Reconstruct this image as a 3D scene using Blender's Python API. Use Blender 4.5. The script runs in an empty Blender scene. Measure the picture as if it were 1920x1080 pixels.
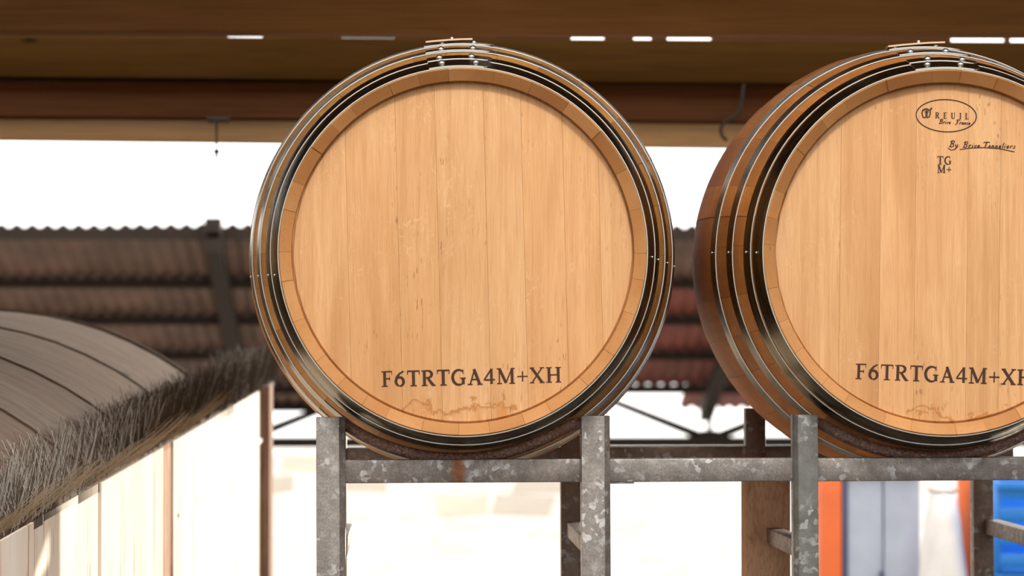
import bpy, bmesh, math, random
from mathutils import Vector, Matrix, Euler
random.seed(7)
C = bpy.context.scene.collection
S = bpy.context.scene
PI = math.pi

# ------------------------------------------------------------------ camera, sky, exposure
FPX = 6050.0
CAM = Vector((0, 0, 1.75))
cd = bpy.data.cameras.new('camera'); cam = bpy.data.objects.new('camera', cd); C.objects.link(cam)
cd.sensor_width = 36; cd.lens = 36*FPX/1920; cd.clip_end = 300; cd.clip_start = 0.1
cam.location = CAM
cam.rotation_euler = (PI/2 + math.atan(146/FPX), 0, -math.atan(195/FPX))
cd.dof.use_dof = True; cd.dof.focus_distance = 5.03; cd.dof.aperture_fstop = 6.4
S.camera = cam

w = bpy.data.worlds.new('overcast_sky'); S.world = w; w.use_nodes = True
bg = w.node_tree.nodes['Background']
bg.inputs[0].default_value = (1.0, 0.975, 0.94, 1); bg.inputs[1].default_value = 3.0

def area(name, loc, target, sx, sy, power, col):
    l = bpy.data.lights.new(name, 'AREA'); l.shape = 'RECTANGLE'; l.size = sx; l.size_y = sy
    l.energy = power; l.color = col
    o = bpy.data.objects.new(name, l); C.objects.link(o); o.location = loc
    o.rotation_euler = (Vector(target) - Vector(loc)).to_track_quat('-Z', 'Y').to_euler()
    return o
area('added_key_light', (0.45, 2.9, 3.9), (0.45, 5.0, 1.85), .7, 0.35, 66, (1.0, 0.90, 0.80))  # added lamp over the roof gap to brighten the barrel fronts
sl = bpy.data.lights.new('low_sun', 'SUN'); sl.energy = 9.0; sl.angle = math.radians(1.5); sl.color = (1.0, .88, .74)
so = bpy.data.objects.new('low_sun', sl); C.objects.link(so); so.location = (5, 12, 5)
so.rotation_euler = Vector((-.50, -.84, -.175)).to_track_quat('-Z', 'Y').to_euler()

vs = S.view_settings
vs.view_transform = 'Standard'; vs.look = 'None'; vs.gamma = 1; vs.exposure = -0.22; vs.use_curve_mapping = False

RM = cam.rotation_euler.to_matrix()
def P(px, py, Y):
    d = RM @ Vector(((px-960)/FPX, (540-py)/FPX, -1))
    return CAM + d*(Y/d.y)

# ------------------------------------------------------------------ helpers
def link(name, me, mats, parent=None):
    o = bpy.data.objects.new(name, me); C.objects.link(o)
    for m in (mats if isinstance(mats, (list, tuple)) else [mats]):
        me.materials.append(m)
    if parent is not None: o.parent = parent
    return o
def obj(name, verts, faces, mats, parent=None, smooth=None, midx=None):
    me = bpy.data.meshes.new(name); me.from_pydata([tuple(v) for v in verts], [], faces)
    bm = bmesh.new(); bm.from_mesh(me); bmesh.ops.recalc_face_normals(bm, faces=bm.faces); bm.to_mesh(me); bm.free()
    if midx:
        for p, i in zip(me.polygons, midx): p.material_index = i
    if smooth is not None:
        me.polygons.foreach_set('use_smooth', [True]*len(me.polygons))
        me.set_sharp_from_angle(angle=math.radians(smooth))
    me.update()
    return link(name, me, mats, parent)
def bmobj(name, bm, mats, parent=None, smooth=None):
    bmesh.ops.recalc_face_normals(bm, faces=bm.faces)
    me = bpy.data.meshes.new(name); bm.to_mesh(me); bm.free()
    if smooth is not None:
        me.polygons.foreach_set('use_smooth', [True]*len(me.polygons))
        me.set_sharp_from_angle(angle=math.radians(smooth))
    return link(name, me, mats, parent)
def empty(name, loc, rot=(0, 0, 0)):
    o = bpy.data.objects.new(name, None); C.objects.link(o); o.location = loc; o.rotation_euler = rot
    o.empty_display_size = .1
    return o
def tag(o, label, cat, group=None, kind=None):
    if label: o['label'] = label
    if cat: o['category'] = cat
    if group: o['group'] = group
    if kind: o['kind'] = kind
    return o
def add_box(bm, lo, hi, bev=0.0, jit=0.0, rnd=random):
    vs_ = []
    for x in (lo[0], hi[0]):
        for y in (lo[1], hi[1]):
            for z in (lo[2], hi[2]):
                vs_.append(bm.verts.new((x+rnd.uniform(-jit, jit), y+rnd.uniform(-jit, jit), z+rnd.uniform(-jit, jit))))
    f = [(0,1,3,2),(4,6,7,5),(0,4,5,1),(2,3,7,6),(0,2,6,4),(1,5,7,3)]
    fs = [bm.faces.new([vs_[i] for i in q]) for q in f]
    if bev > 0:
        es = list({e for q in fs for e in q.edges})
        bmesh.ops.bevel(bm, geom=es, offset=bev, segments=2, affect='EDGES', profile=.5)
def box(name, lo, hi, mats, parent=None, bev=0.0, jit=0.0):
    bm = bmesh.new(); add_box(bm, lo, hi, bev, jit)
    return bmobj(name, bm, mats, parent, smooth=35 if bev else None)
def slab(name, p4, th, mats, parent=None, bev=0.0, off=None):
    # p4: four corner points (tl, tr, br, bl); thickness goes away from the viewer
    n = (p4[1]-p4[0]).cross(p4[3]-p4[0]).normalized()
    if n.y < 0: n = -n
    if off is not None: n = off
    bm = bmesh.new()
    a = [bm.verts.new(p) for p in p4]; b = [bm.verts.new(p+n*th) for p in p4]
    bm.faces.new(a); bm.faces.new(b[::-1])
    for i in range(4):
        j = (i+1) % 4; bm.faces.new((a[i], b[i], b[j], a[j]))
    if bev: bmesh.ops.bevel(bm, geom=list(bm.edges), offset=bev, segments=2, affect='EDGES', profile=.5)
    return bmobj(name, bm, mats, parent, smooth=35 if bev else None)
def pxboard(name, x0, x1, tl, tr, bl, br, Y, th, mats, parent=None, bev=0.0):
    """horizontal timber: heights tl/tr/bl/br are read at picture x=0 and x=1920 and run on outside"""
    f = lambda a, b, x: a + (b-a)*x/1920.0
    return slab(name, [P(x0, f(tl, tr, x0), Y), P(x1, f(tl, tr, x1), Y), P(x1, f(bl, br, x1), Y), P(x0, f(bl, br, x0), Y)], th, mats, parent, bev)
def tube_geo(pts, rad, seg=8, closed_ends=True):
    vs_, fs = [], []
    n = len(pts); up = Vector((0, 0, 1))
    prev = None
    for i, p in enumerate(pts):
        t = (pts[min(i+1, n-1)] - pts[max(i-1, 0)]).normalized()
        if prev is None:
            a = t.cross(Vector((0, 1, 0)) if abs(t.y) < .9 else up).normalized()
        else:
            a = (prev - t*prev.dot(t)).normalized()
        prev = a; b = t.cross(a)
        r = rad[i] if isinstance(rad, (list, tuple)) else rad
        for k in range(seg):
            ang = 2*PI*k/seg
            vs_.append(p + a*(r*math.cos(ang)) + b*(r*math.sin(ang)))
    for i in range(n-1):
        for k in range(seg):
            k2 = (k+1) % seg
            fs.append((i*seg+k, i*seg+k2, (i+1)*seg+k2, (i+1)*seg+k))
    if closed_ends:
        fs.append(tuple(range(seg))[::-1]); fs.append(tuple((n-1)*seg+k for k in range(seg)))
    return vs_, fs
def tube(name, pts, rad, mats, parent=None, seg=10):
    v, f = tube_geo([Vector(p) for p in pts], rad, seg)
    return obj(name, v, f, mats, parent, smooth=50)

# ------------------------------------------------------------------ materials
class NT:
    def __init__(s, name):
        s.m = bpy.data.materials.new(name); s.m.use_nodes = True
        s.t = s.m.node_tree; s.b = s.t.nodes['Principled BSDF']
    def n(s, typ, **kw):
        nd = s.t.nodes.new(typ)
        for k, v in kw.items(): setattr(nd, k, v)
        return nd
    def l(s, a, b): s.t.links.new(a, b)
    def coords(s, scale=(1, 1, 1), rot=(0, 0, 0), jitter=0.0, which='Object'):
        tc = s.n('ShaderNodeTexCoord'); mp = s.n('ShaderNodeMapping')
        mp.inputs['Scale'].default_value = scale; mp.inputs['Rotation'].default_value = rot
        s.l(tc.outputs[which], mp.inputs[0])
        if jitter:
            oi = s.n('ShaderNodeObjectInfo'); mu = s.n('ShaderNodeMath', operation='MULTIPLY'); mu.inputs[1].default_value = jitter
            s.l(oi.outputs['Random'], mu.inputs[0])
            cx = s.n('ShaderNodeCombineXYZ')
            for i in range(3): s.l(mu.outputs[0], cx.inputs[i])
            s.l(cx.outputs[0], mp.inputs['Location'])
        return mp.outputs[0]
    def noise(s, vec, scale=5, detail=4, rough=.55, dist=0):
        nd = s.n('ShaderNodeTexNoise'); nd.inputs['Scale'].default_value = scale; nd.inputs['Detail'].default_value = detail
        nd.inputs['Roughness'].default_value = rough; nd.inputs['Distortion'].default_value = dist
        s.l(vec, nd.inputs['Vector']); return nd.outputs['Fac']
    def ramp(s, fac, stops, interp='LINEAR'):
        r = s.n('ShaderNodeValToRGB'); r.color_ramp.interpolation = interp
        el = r.color_ramp.elements
        while len(el) < len(stops): el.new(.5)
        for e, (p, c) in zip(el, stops):
            e.position = p; e.color = (c, c, c, 1) if isinstance(c, (int, float)) else (*c, 1)
        s.l(fac, r.inputs[0]); return r.outputs[0]
    def mix(s, fac, a, b, mode='MIX'):
        m = s.n('ShaderNodeMix', data_type='RGBA', blend_type=mode)
        for sock, v in ((m.inputs[0], fac), (m.inputs[6], a), (m.inputs[7], b)):
            if isinstance(v, (int, float)): sock.default_value = v
            elif isinstance(v, tuple): sock.default_value = (*v, 1)
            else: s.l(v, sock)
        return m.outputs[2]
    def math(s, op, a, b=None, c=None):
        m = s.n('ShaderNodeMath', operation=op)
        for i, v in enumerate((a, b, c)):
            if v is None: continue
            if isinstance(v, (int, float)): m.inputs[i].default_value = v
            else: s.l(v, m.inputs[i])
        return m.outputs[0]
    def out(s, col, rough=.6, metal=0.0, bump=None, bstr=.2, bdist=.001, spec=.5):
        if isinstance(col, tuple): s.b.inputs['Base Color'].default_value = (*col, 1)
        else: s.l(col, s.b.inputs['Base Color'])
        if isinstance(rough, (int, float)): s.b.inputs['Roughness'].default_value = rough
        else: s.l(rough, s.b.inputs['Roughness'])
        s.b.inputs['Metallic'].default_value = metal
        s.b.inputs['Specular IOR Level'].default_value = spec
        if bump is not None:
            bn = s.n('ShaderNodeBump'); bn.inputs['Strength'].default_value = bstr; bn.inputs['Distance'].default_value = bdist
            s.l(bump, bn.inputs['Height']); s.l(bn.outputs[0], s.b.inputs['Normal'])
        return s.m
    def rnd(s):
        return s.n('ShaderNodeObjectInfo').outputs['Random']

def mat_head(name, stain, seed):
    """planed oak boards, grain upright (local Z)"""
    s = NT(name)
    tc = s.n('ShaderNodeTexCoord'); rr = s.rnd()
    off = s.n('ShaderNodeCombineXYZ'); s.l(s.math('MULTIPLY', rr, 37.0), off.inputs[0]); s.l(s.math('MULTIPLY', rr, 11.0), off.inputs[2])
    ad = s.n('ShaderNodeVectorMath', operation='ADD'); s.l(tc.outputs['Object'], ad.inputs[0]); s.l(off.outputs[0], ad.inputs[1])
    def mapped(sc):
        mp = s.n('ShaderNodeMapping'); mp.inputs['Scale'].default_value = sc; s.l(ad.outputs[0], mp.inputs[0]); return mp.outputs[0]
    fine = s.noise(mapped((520, 1, 16)), 1.0, 5, .6, .3)
    mid = s.noise(mapped((75, 1, 1.6)), 1.0, 4, .55, .5)
    broad = s.noise(mapped((16, 1, 2.2)), 1.0, 3, .5, .8)
    base = s.ramp(broad, [(.25, (.50, .265, .11)), (.5, (.60, .34, .155)), (.78, (.66, .40, .20))])
    # board to board tone
    tone = s.ramp(rr, [(0, (.86, .81, .74)), (.4, (1, .97, .92)), (1, (1.0, 1.02, 1.06))])
    base = s.mix(1.0, base, tone, 'MULTIPLY')
    base = s.mix(s.ramp(mid, [(.48, 0.0), (.70, .38)]), base, (.39, .175, .052))
    base = s.mix(s.ramp(fine, [(.44, 0.0), (.72, .42)]), base, (.36, .165, .055))
    # rays: pale curling flecks
    rv = s.noise(mapped((34, 1, 13)), 1.0, 3, .55, 1.6)
    fl = s.ramp(rv, [(.50, 0), (.515, .5), (.53, 0)])
    msk = s.ramp(s.noise(mapped((9, 1, 7)), 1.0, 2), [(.47, 0), (.62, .9)])
    base = s.mix(s.math('MULTIPLY', fl, msk), base, (.70, .46, .26))
    # pores
    pr = s.noise(mapped((260, 1, 45)), 1.0, 2, .5)
    pm = s.ramp(s.noise(mapped((12, 1, 3.1)), 1.0, 2), [(.52, 0), (.68, .9)])
    base = s.mix(s.math('MULTIPLY', s.ramp(pr, [(.62, 0), (.68, .95)]), pm), base, (.20, .075, .02))
    if stain:
        # dried seepage near the bottom edge: its own wavy tide lines and thin runs
        sx = s.n('ShaderNodeSeparateXYZ'); s.l(tc.outputs['Object'], sx.inputs[0])
        X, Z = sx.outputs[0], sx.outputs[2]
        mp = s.n('ShaderNodeMapping'); mp.inputs['Scale'].default_value = (24, 1, 26); mp.inputs['Location'].default_value = (seed, 0, 0)
        s.l(tc.outputs['Object'], mp.inputs[0])
        nz = s.noise(mp.outputs[0], 1.0, 6, .62, .4)
        # tide line height follows x
        h = s.math('ADD', s.math('ADD', stain[1], s.math('MULTIPLY', s.math('SUBTRACT', nz, .5), .11)),
                   s.math('MULTIPLY', s.math('ABSOLUTE', s.math('SUBTRACT', X, stain[0])), stain[4]))
        d = s.math('ABSOLUTE', s.math('SUBTRACT', Z, h))
        line = s.ramp(s.math('MULTIPLY', d, 100), [(0, 1), (.25, .7), (.6, 0)])
        win = s.math('MULTIPLY', s.math('GREATER_THAN', X, stain[2]), s.math('LESS_THAN', X, stain[3]))
        base = s.mix(s.math('MULTIPLY', s.math('MULTIPLY', line, win), .75), base, (.33, .12, .02))
        below = s.math('MULTIPLY', s.math('LESS_THAN', Z, h), win)
        mp2 = s.n('ShaderNodeMapping'); mp2.inputs['Scale'].default_value = (55, 1, 9); s.l(tc.outputs['Object'], mp2.inputs[0])
        runs = s.ramp(s.noise(mp2.outputs[0], 1.0, 4), [(.44, 0), (.62, .7)])
        base = s.mix(s.math('MULTIPLY', below, runs), base, (.47, .19, .035))
    return s.out(base, s.ramp(fine, [(0, .5), (1, .68)]), 0, fine, .22, .0006, .35)

def mat_stave(name, red, gb=1.0):
    s = NT(name)
    v = s.coords((60, 2.5, 60), jitter=23)
    a = s.noise(v, 1, 5, .6, .4)
    v2 = s.coords((9, 55, 9), jitter=11)       # cross-wise planer chatter and cracks
    b = s.noise(v2, 1, 5, .6, .3)
    v3 = s.coords((7, 7, 7), jitter=5); c = s.noise(v3, 1, 3)
    col = s.ramp(c, [(.3, (.38*red, .175*gb, .045*gb)), (.55, (.50*red, .25*gb, .07*gb)), (.75, (.60*red, .32*gb, .105*gb))])
    tone = s.ramp(s.rnd(), [(0, (.78, .72, .66)), (.5, (1, 1, 1)), (1, (1.1, 1.02, .92))])
    col = s.mix(1.0, col, tone, 'MULTIPLY')
    col = s.mix(s.ramp(a, [(.45, 0), (.75, .5)]), col, (.24*red, .10, .03))
    col = s.mix(s.ramp(b, [(.55, 0), (.72, .55)]), col, (.26*red, .10, .028))
    return s.out(col, .6, 0, b, .15, .0008, .16)

def mat_chime(name):
    s = NT(name)
    v = s.coords((60, 60, 60), jitter=19); a = s.noise(v, 2.2, 5, .6, 1.0)
    v2 = s.coords((8, 8, 8), jitter=3); c = s.noise(v2, 1, 2)
    col = s.ramp(c, [(.3, (.40, .18, .058)), (.7, (.50, .26, .098))])
    col = s.mix(1.0, col, s.ramp(s.rnd(), [(0, (.82, .76, .68)), (.6, (1, 1, 1)), (1, (1.06, 1.05, 1.05))]), 'MULTIPLY')
    col = s.mix(s.ramp(a, [(.5, 0), (.75, .45)]), col, (.33, .13, .035))
    return s.out(col, .6, 0, a, .2, .0006, .35)

def mat_steel_hoop(name):
    s = NT(name)
    v = s.coords((6, 90, 6)); a = s.noise(v, 2, 4, .6)
    b = s.noise(s.coords((5, 5, 5)), 1.5, 3)
    col = s.ramp(b, [(.3, (.10, .088, .060)), (.7, (.19, .17, .125))])
    return s.out(col, s.ramp(a, [(.3, .2), (.7, .36)]), 1.0, a, .05, .0003)

def mat_zinc(name):
    return NT(name).out((.62, .66, .64), .32, 1.0)

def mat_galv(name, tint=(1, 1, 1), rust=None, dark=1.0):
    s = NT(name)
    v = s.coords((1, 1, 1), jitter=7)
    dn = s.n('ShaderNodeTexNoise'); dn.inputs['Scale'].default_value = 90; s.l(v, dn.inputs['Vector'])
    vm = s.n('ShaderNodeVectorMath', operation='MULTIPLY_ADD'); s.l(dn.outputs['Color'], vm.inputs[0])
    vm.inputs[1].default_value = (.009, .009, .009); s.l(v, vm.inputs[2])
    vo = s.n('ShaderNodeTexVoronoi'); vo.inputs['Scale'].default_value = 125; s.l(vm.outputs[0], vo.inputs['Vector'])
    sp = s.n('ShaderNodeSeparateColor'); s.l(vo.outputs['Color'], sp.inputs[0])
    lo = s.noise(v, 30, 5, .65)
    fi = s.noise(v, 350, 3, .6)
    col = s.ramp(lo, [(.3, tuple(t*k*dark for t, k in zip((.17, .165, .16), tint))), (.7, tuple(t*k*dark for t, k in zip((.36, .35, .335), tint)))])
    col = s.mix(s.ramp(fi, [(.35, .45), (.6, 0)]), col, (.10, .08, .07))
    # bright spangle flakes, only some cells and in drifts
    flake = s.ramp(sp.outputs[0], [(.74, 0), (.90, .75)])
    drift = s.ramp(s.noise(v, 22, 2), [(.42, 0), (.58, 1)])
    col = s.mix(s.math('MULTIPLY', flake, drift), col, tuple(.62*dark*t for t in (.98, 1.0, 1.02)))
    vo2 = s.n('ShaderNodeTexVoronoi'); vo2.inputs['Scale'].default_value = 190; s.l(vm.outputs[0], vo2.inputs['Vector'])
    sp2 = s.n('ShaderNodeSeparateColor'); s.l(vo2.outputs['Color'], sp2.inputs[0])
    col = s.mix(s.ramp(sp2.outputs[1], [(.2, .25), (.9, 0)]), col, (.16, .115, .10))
    if rust:
        tc = s.n('ShaderNodeTexCoord'); sx = s.n('ShaderNodeSeparateXYZ'); s.l(tc.outputs['Object'], sx.inputs[0])
        wob = s.math('MULTIPLY', s.math('SUBTRACT', s.noise(s.coords((90, 90, 25)), 1, 4), .5), .012)
        d = s.math('ABSOLUTE', s.math('ADD', s.math('SUBTRACT', sx.outputs[0], rust[0]), wob))
        col = s.mix(s.ramp(s.math('MULTIPLY', d, 1/rust[1]), [(.25, .85), (1.0, 0)]), col, (.24, .075, .02))
    rg = s.ramp(sp.outputs[2], [(0, .36), (1, .58)])
    return s.out(col, rg, .55, fi, .15, .0006)

def mat_rustbar(name):
    s = NT(name)
    v = s.coords((1, 1, 1))
    a = s.noise(v, 240, 4, .6); b = s.noise(v, 30, 3)
    col = s.ramp(a, [(.3, (.10, .05, .036)), (.55, (.24, .145, .115)), (.75, (.52, .40, .35))])
    col = s.mix(s.ramp(b, [(.45, 0), (.7, .6)]), col, (.13, .045, .015))
    return s.out(col, .5, .35, a, .9, .003)

def mat_timber(name, c0, c1, dark, scale=(1.2, 30, 30), knots=True, rough=.8, jit=9, bstr=.3, tone=False):
    s = NT(name)
    v = s.coords(scale, jitter=jit); a = s.noise(v, 1.0, 5, .6, .6)
    col = s.ramp(a, [(.3, c0), (.7, c1)])
    f = s.noise(s.coords(tuple(k*5 for k in scale), jitter=jit), 1, 3)
    col = s.mix(s.ramp(f, [(.45, 0), (.75, .5)]), col, dark)
    if tone: col = s.mix(1.0, col, s.ramp(s.rnd(), [(0, (.62, .54, .48)), (.5, (1, 1, 1)), (1, (.85, .92, 1.0))]), 'MULTIPLY')
    if knots:
        vo = s.n('ShaderNodeTexVoronoi'); vo.inputs['Scale'].default_value = 1.0
        s.l(s.coords((2.3, 2, 7), jitter=jit), vo.inputs['Vector'])
        col = s.mix(s.ramp(vo.outputs['Distance'], [(.03, .85), (.07, 0)]), col, tuple(k*.35 for k in dark))
    return s.out(col, rough, 0, a, bstr, .003, .06)

def mat_plain(name, col, rough=.6, metal=0.0, var=.12, scale=6):
    s = NT(name); a = s.noise(s.coords(jitter=3), scale, 4)
    lo = tuple(k*(1-var) for k in col); hi = tuple(min(1, k*(1+var)) for k in col)
    return s.out(s.ramp(a, [(.3, lo), (.7, hi)]), rough, metal)

M = {}
M['head_a'] = mat_head('oak_head_stained', (-.01, -.250, -.095, .085, .16), 3.1)
M['head_b'] = mat_head('oak_head', (0.03, -.262, -.06, .12, .12), 8.7)
M['stave_a'] = mat_stave('oak_stave', 1.0)
M['stave_b'] = mat_stave('oak_stave_red', 1.0, .82)
M['chime'] = mat_chime('oak_chime')
M['hoop'] = mat_steel_hoop('hoop_steel')
M['hoop_glint'] = NT('hoop_edge_glint').out((.50, .48, .43), .42, 1.0)  # camera-side hoop edges lightened: the highlight is put into the colour
M['zinc'] = mat_zinc('zinc_rivet')
M['brand'] = NT('burnt_branding').out((.045, .014, .006), .8)
M['galv'] = mat_galv('galvanised_steel', (1.0, .97, .94))
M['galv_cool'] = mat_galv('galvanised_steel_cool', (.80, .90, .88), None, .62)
M['galv_rust'] = mat_galv('galvanised_steel_rust', (1.03, .96, .92), (-.1635, .0125))
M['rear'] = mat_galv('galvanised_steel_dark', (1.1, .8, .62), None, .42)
M['bar'] = mat_rustbar('rusted_round_bar')
M['beamA'] = mat_timber('timber_warm', (.25, .12, .038), (.32, .16, .055), (.18, .083, .025))
M['beamB'] = mat_timber('timber_dark', (.047, .021, .003), (.064, .029, .005), (.022, .009, .001))
M['beamC'] = mat_timber('timber_red', (.085, .035, .014), (.115, .051, .022), (.045, .018, .008))
M['beamD'] = mat_timber('timber_pale', (.72, .53, .28), (.86, .66, .38), (.52, .34, .15))
M['deck'] = mat_timber('deck_board', (.20, .10, .04), (.28, .15, .06), (.1, .05, .02))
M['sidewall'] = mat_timber('wall_board', (.13, .075, .035), (.20, .115, .055), (.06, .03, .012))
M['weather'] = mat_timber('weathered_board', (.062, .032, .019), (.125, .088, .060), (.028, .012, .007), (3, 45, 14), True, .8, 31, .3, True)
M['corr'] = mat_plain('corrugated_brown', (.15, .09, .068), .65, 0, .35, 3)
M['corr_red'] = mat_plain('corrugated_red', (.20, .048, .035), .65, 0, .35, 3)
M['shedwood'] = mat_plain('shed_timber', (.018, .010, .006), .85)
M['stone'] = None

# ------------------------------------------------------------------ structure: floor; unseen roof deck and side walls added to shape light
box('floor', (-6, -10, -.1), (8, 13.5, 0), mat_plain('concrete_floor', (.10, .075, .055), .85, 0, .2, 1.5))['kind'] = 'structure'
for nm_, lo_, hi_ in (('ground', (-30, 13.5, -.1), (30, 45, 0)), ('ground', (-30, -10, -.1), (-6, 13.5, 0)), ('ground', (8, -10, -.1), (30, 13.5, 0))):
    box(nm_, lo_, hi_, mat_plain('pale_gravel', (.40, .35, .29), .9, 0, .15, 1.5))['kind'] = 'structure'
zc = P(960, -120, 7).z
deck = empty('added_ceiling', (0, 0, 0)); deck['kind'] = 'structure'  # unseen deck added to shade the interior, with a gap for top light
for i in range(24):
    x = -4.2 + i*.4
    box('added_roof_board', (x, 4.6, zc+.11+(i % 2)*.004), (x+.392, 7.2, zc+.14+(i % 2)*.004), M['deck'], deck)
    box('added_roof_board', (x, -5.0, zc+.11+(i % 2)*.004), (x+.392, 2.2, zc+.14+(i % 2)*.004), M['deck'], deck)
for nm, x0, nb_ in (('added_wall_left', -4.1, 52), ('added_wall_right', 5.0, 45)):  # unseen board walls added to darken what the hoops reflect
    wl = empty(nm, (0, 0, 0)); wl['kind'] = 'structure'
    for i in range(nb_):
        y = -5 + i*.4
        box('plank', (x0, y, 0), (x0+.03+(i % 2)*.004, y+.393, zc+.10), M['sidewall'], wl)

# ------------------------------------------------------------------ overhead timbers
def beam(name, label, *a, **k):
    o = pxboard(name, *a, **k); tag(o, label, 'beam'); return o
L, R_ = -1900, 3900
beam('roof_beam', 'broad warm brown timber beam across the very top of the view', L, R_, -125, -120, 57, 62, 7.0, .12, M['beamA'], bev=.004)
hb = empty('stacked_header_beam', P(960, 262, 8.2))
tag(hb, 'header of stacked timbers, dark over reddish over pale, above the bright opening', 'beam')
hbi = Matrix.Translation(-hb.location)
def child(o, root=hb):
    o.parent = root; o.data.transform(Matrix.Translation(-root.location)); return o
o = child(pxboard('board', L, R_, 67, 79, 144, 160, 8.0, .10, M['beamB'], bev=.004)); o['label'] = 'dark brown upper board'
o = child(pxboard('board', L, R_, 150, 161, 218, 231, 8.06, .10, M['beamC'], bev=.004)); o['label'] = 'reddish brown middle board'
o = child(pxboard('board', L, R_, 216, 230, 260, 281, 8.16, .08, M['beamD'], bev=.003)); o['label'] = 'pale tan lower board'
for a, b, dy in ((-1900, 425, 0), (492, 640, 0), (640, 739, 5), (739, 1071, 0), (1135, 1188, 0), (1224, 1251, 0), (1337, 1783, 0), (1890, 1894, 0), (2040, 2500, 0), (2700, 3900, 0)):
    f = lambda p, q, x: p + (q-p)*x/1920
    child(slab('packing_strip', [P(a, f(50, 54, a)+dy*0, 8.02), P(b, f(50, 54, b), 8.02), P(b, f(69, 81, b)-dy*1.3, 8.02), P(a, f(69, 81, a)-dy*1.3, 8.02)], .06, M['beamC'], bev=.001))
child(slab('packing_strip', [P(425, 50, 8.02), P(492, 50, 8.02), P(492, 63, 8.02), P(425, 64, 8.02)], .06, M['beamC']))

# pendant fitting hanging under the header
mdk = mat_plain('dark_iron', (.03, .025, .02), .6, .5)
pf = empty('ceiling_hook', P(406, 262, 7.95)); tag(pf, 'small dark iron hanging fitting with pointed tip below the left header', 'hook')
def wtube(name, pts, r, m, root, seg=8):
    v, f = tube_geo(pts, r, seg); o = obj(name, [p-root.location for p in v], f, m, root, smooth=50); return o
slabp = slab('mounting_plate', [P(386, 219, 7.98), P(432, 219, 7.98), P(428, 229, 7.98), P(390, 229, 7.98)], .03, mdk, bev=.003); child(slabp, pf)
wtube('rod', [P(406, 224, 7.95), P(406, 283, 7.95)], [.0035, .0022], mdk, pf)
wtube('pointed_tip', [P(406, 279, 7.95), P(406, 284, 7.95), P(406, 288, 7.95), P(406, 309, 7.95)], [.002, .010, .004, .0008], mdk, pf)
cb = empty('hanging_cable', P(1385, 165, 7.993)); tag(cb, 'dark cable looping down the header just left of the right barrel', 'cable')
wtube('cable', [P(a, b, 7.993) for a, b in ((1396, 158), (1393, 170), (1392, 185), (1390, 200), (1384, 212), (1374, 221), (1362, 227), (1354, 234), (1351, 244), (1354, 255), (1363, 264))], .0045, mdk, cb, 6)

# ------------------------------------------------------------------ barrels
HL = .47; RB = .358; RC = .285
def rstave(y): return RB - (RB-RC)*((y-HL)/HL)**2

def ring_pts(y, r, a): return (r*math.sin(a), y, r*math.cos(a))     # angle from the top, clockwise seen from the front

def add_ribbon(V, Fc, pts, wid, y, seg_y):
    """flat variable-width stroke in the XZ plane, extruded a hair"""
    n = len(pts); base = len(V); L_, Rr = [], []
    for i, (x, z) in enumerate(pts):
        x0, z0 = pts[max(i-1, 0)]; x1, z1 = pts[min(i+1, n-1)]
        dx, dz = x1-x0, z1-z0; q = math.hypot(dx, dz) or 1; nx, nz = -dz/q, dx/q
        wv = wid[i] if isinstance(wid, (list, tuple)) else wid
        L_.append((x+nx*wv/2, z+nz*wv/2)); Rr.append((x-nx*wv/2, z-nz*wv/2))
    for (a, b) in zip(L_, Rr): V.append((a[0], y, a[1])); V.append((b[0], y, b[1]))
    for (a, b) in zip(L_, Rr): V.append((a[0], y+seg_y, a[1])); V.append((b[0], y+seg_y, b[1]))
    m = 2*n
    for i in range(n-1):
        a = base+2*i
        Fc.append((a, a+1, a+3, a+2)); Fc.append((a+m, a+m+2, a+m+3, a+m+1))
        Fc.append((a, a+2, a+m+2, a+m)); Fc.append((a+1, a+m+1, a+m+3, a+3))
    Fc.append((base, base+m, base+m+1, base+1)); e = base+2*n-2
    Fc.append((e, e+1, e+m+1, e+m))

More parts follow.
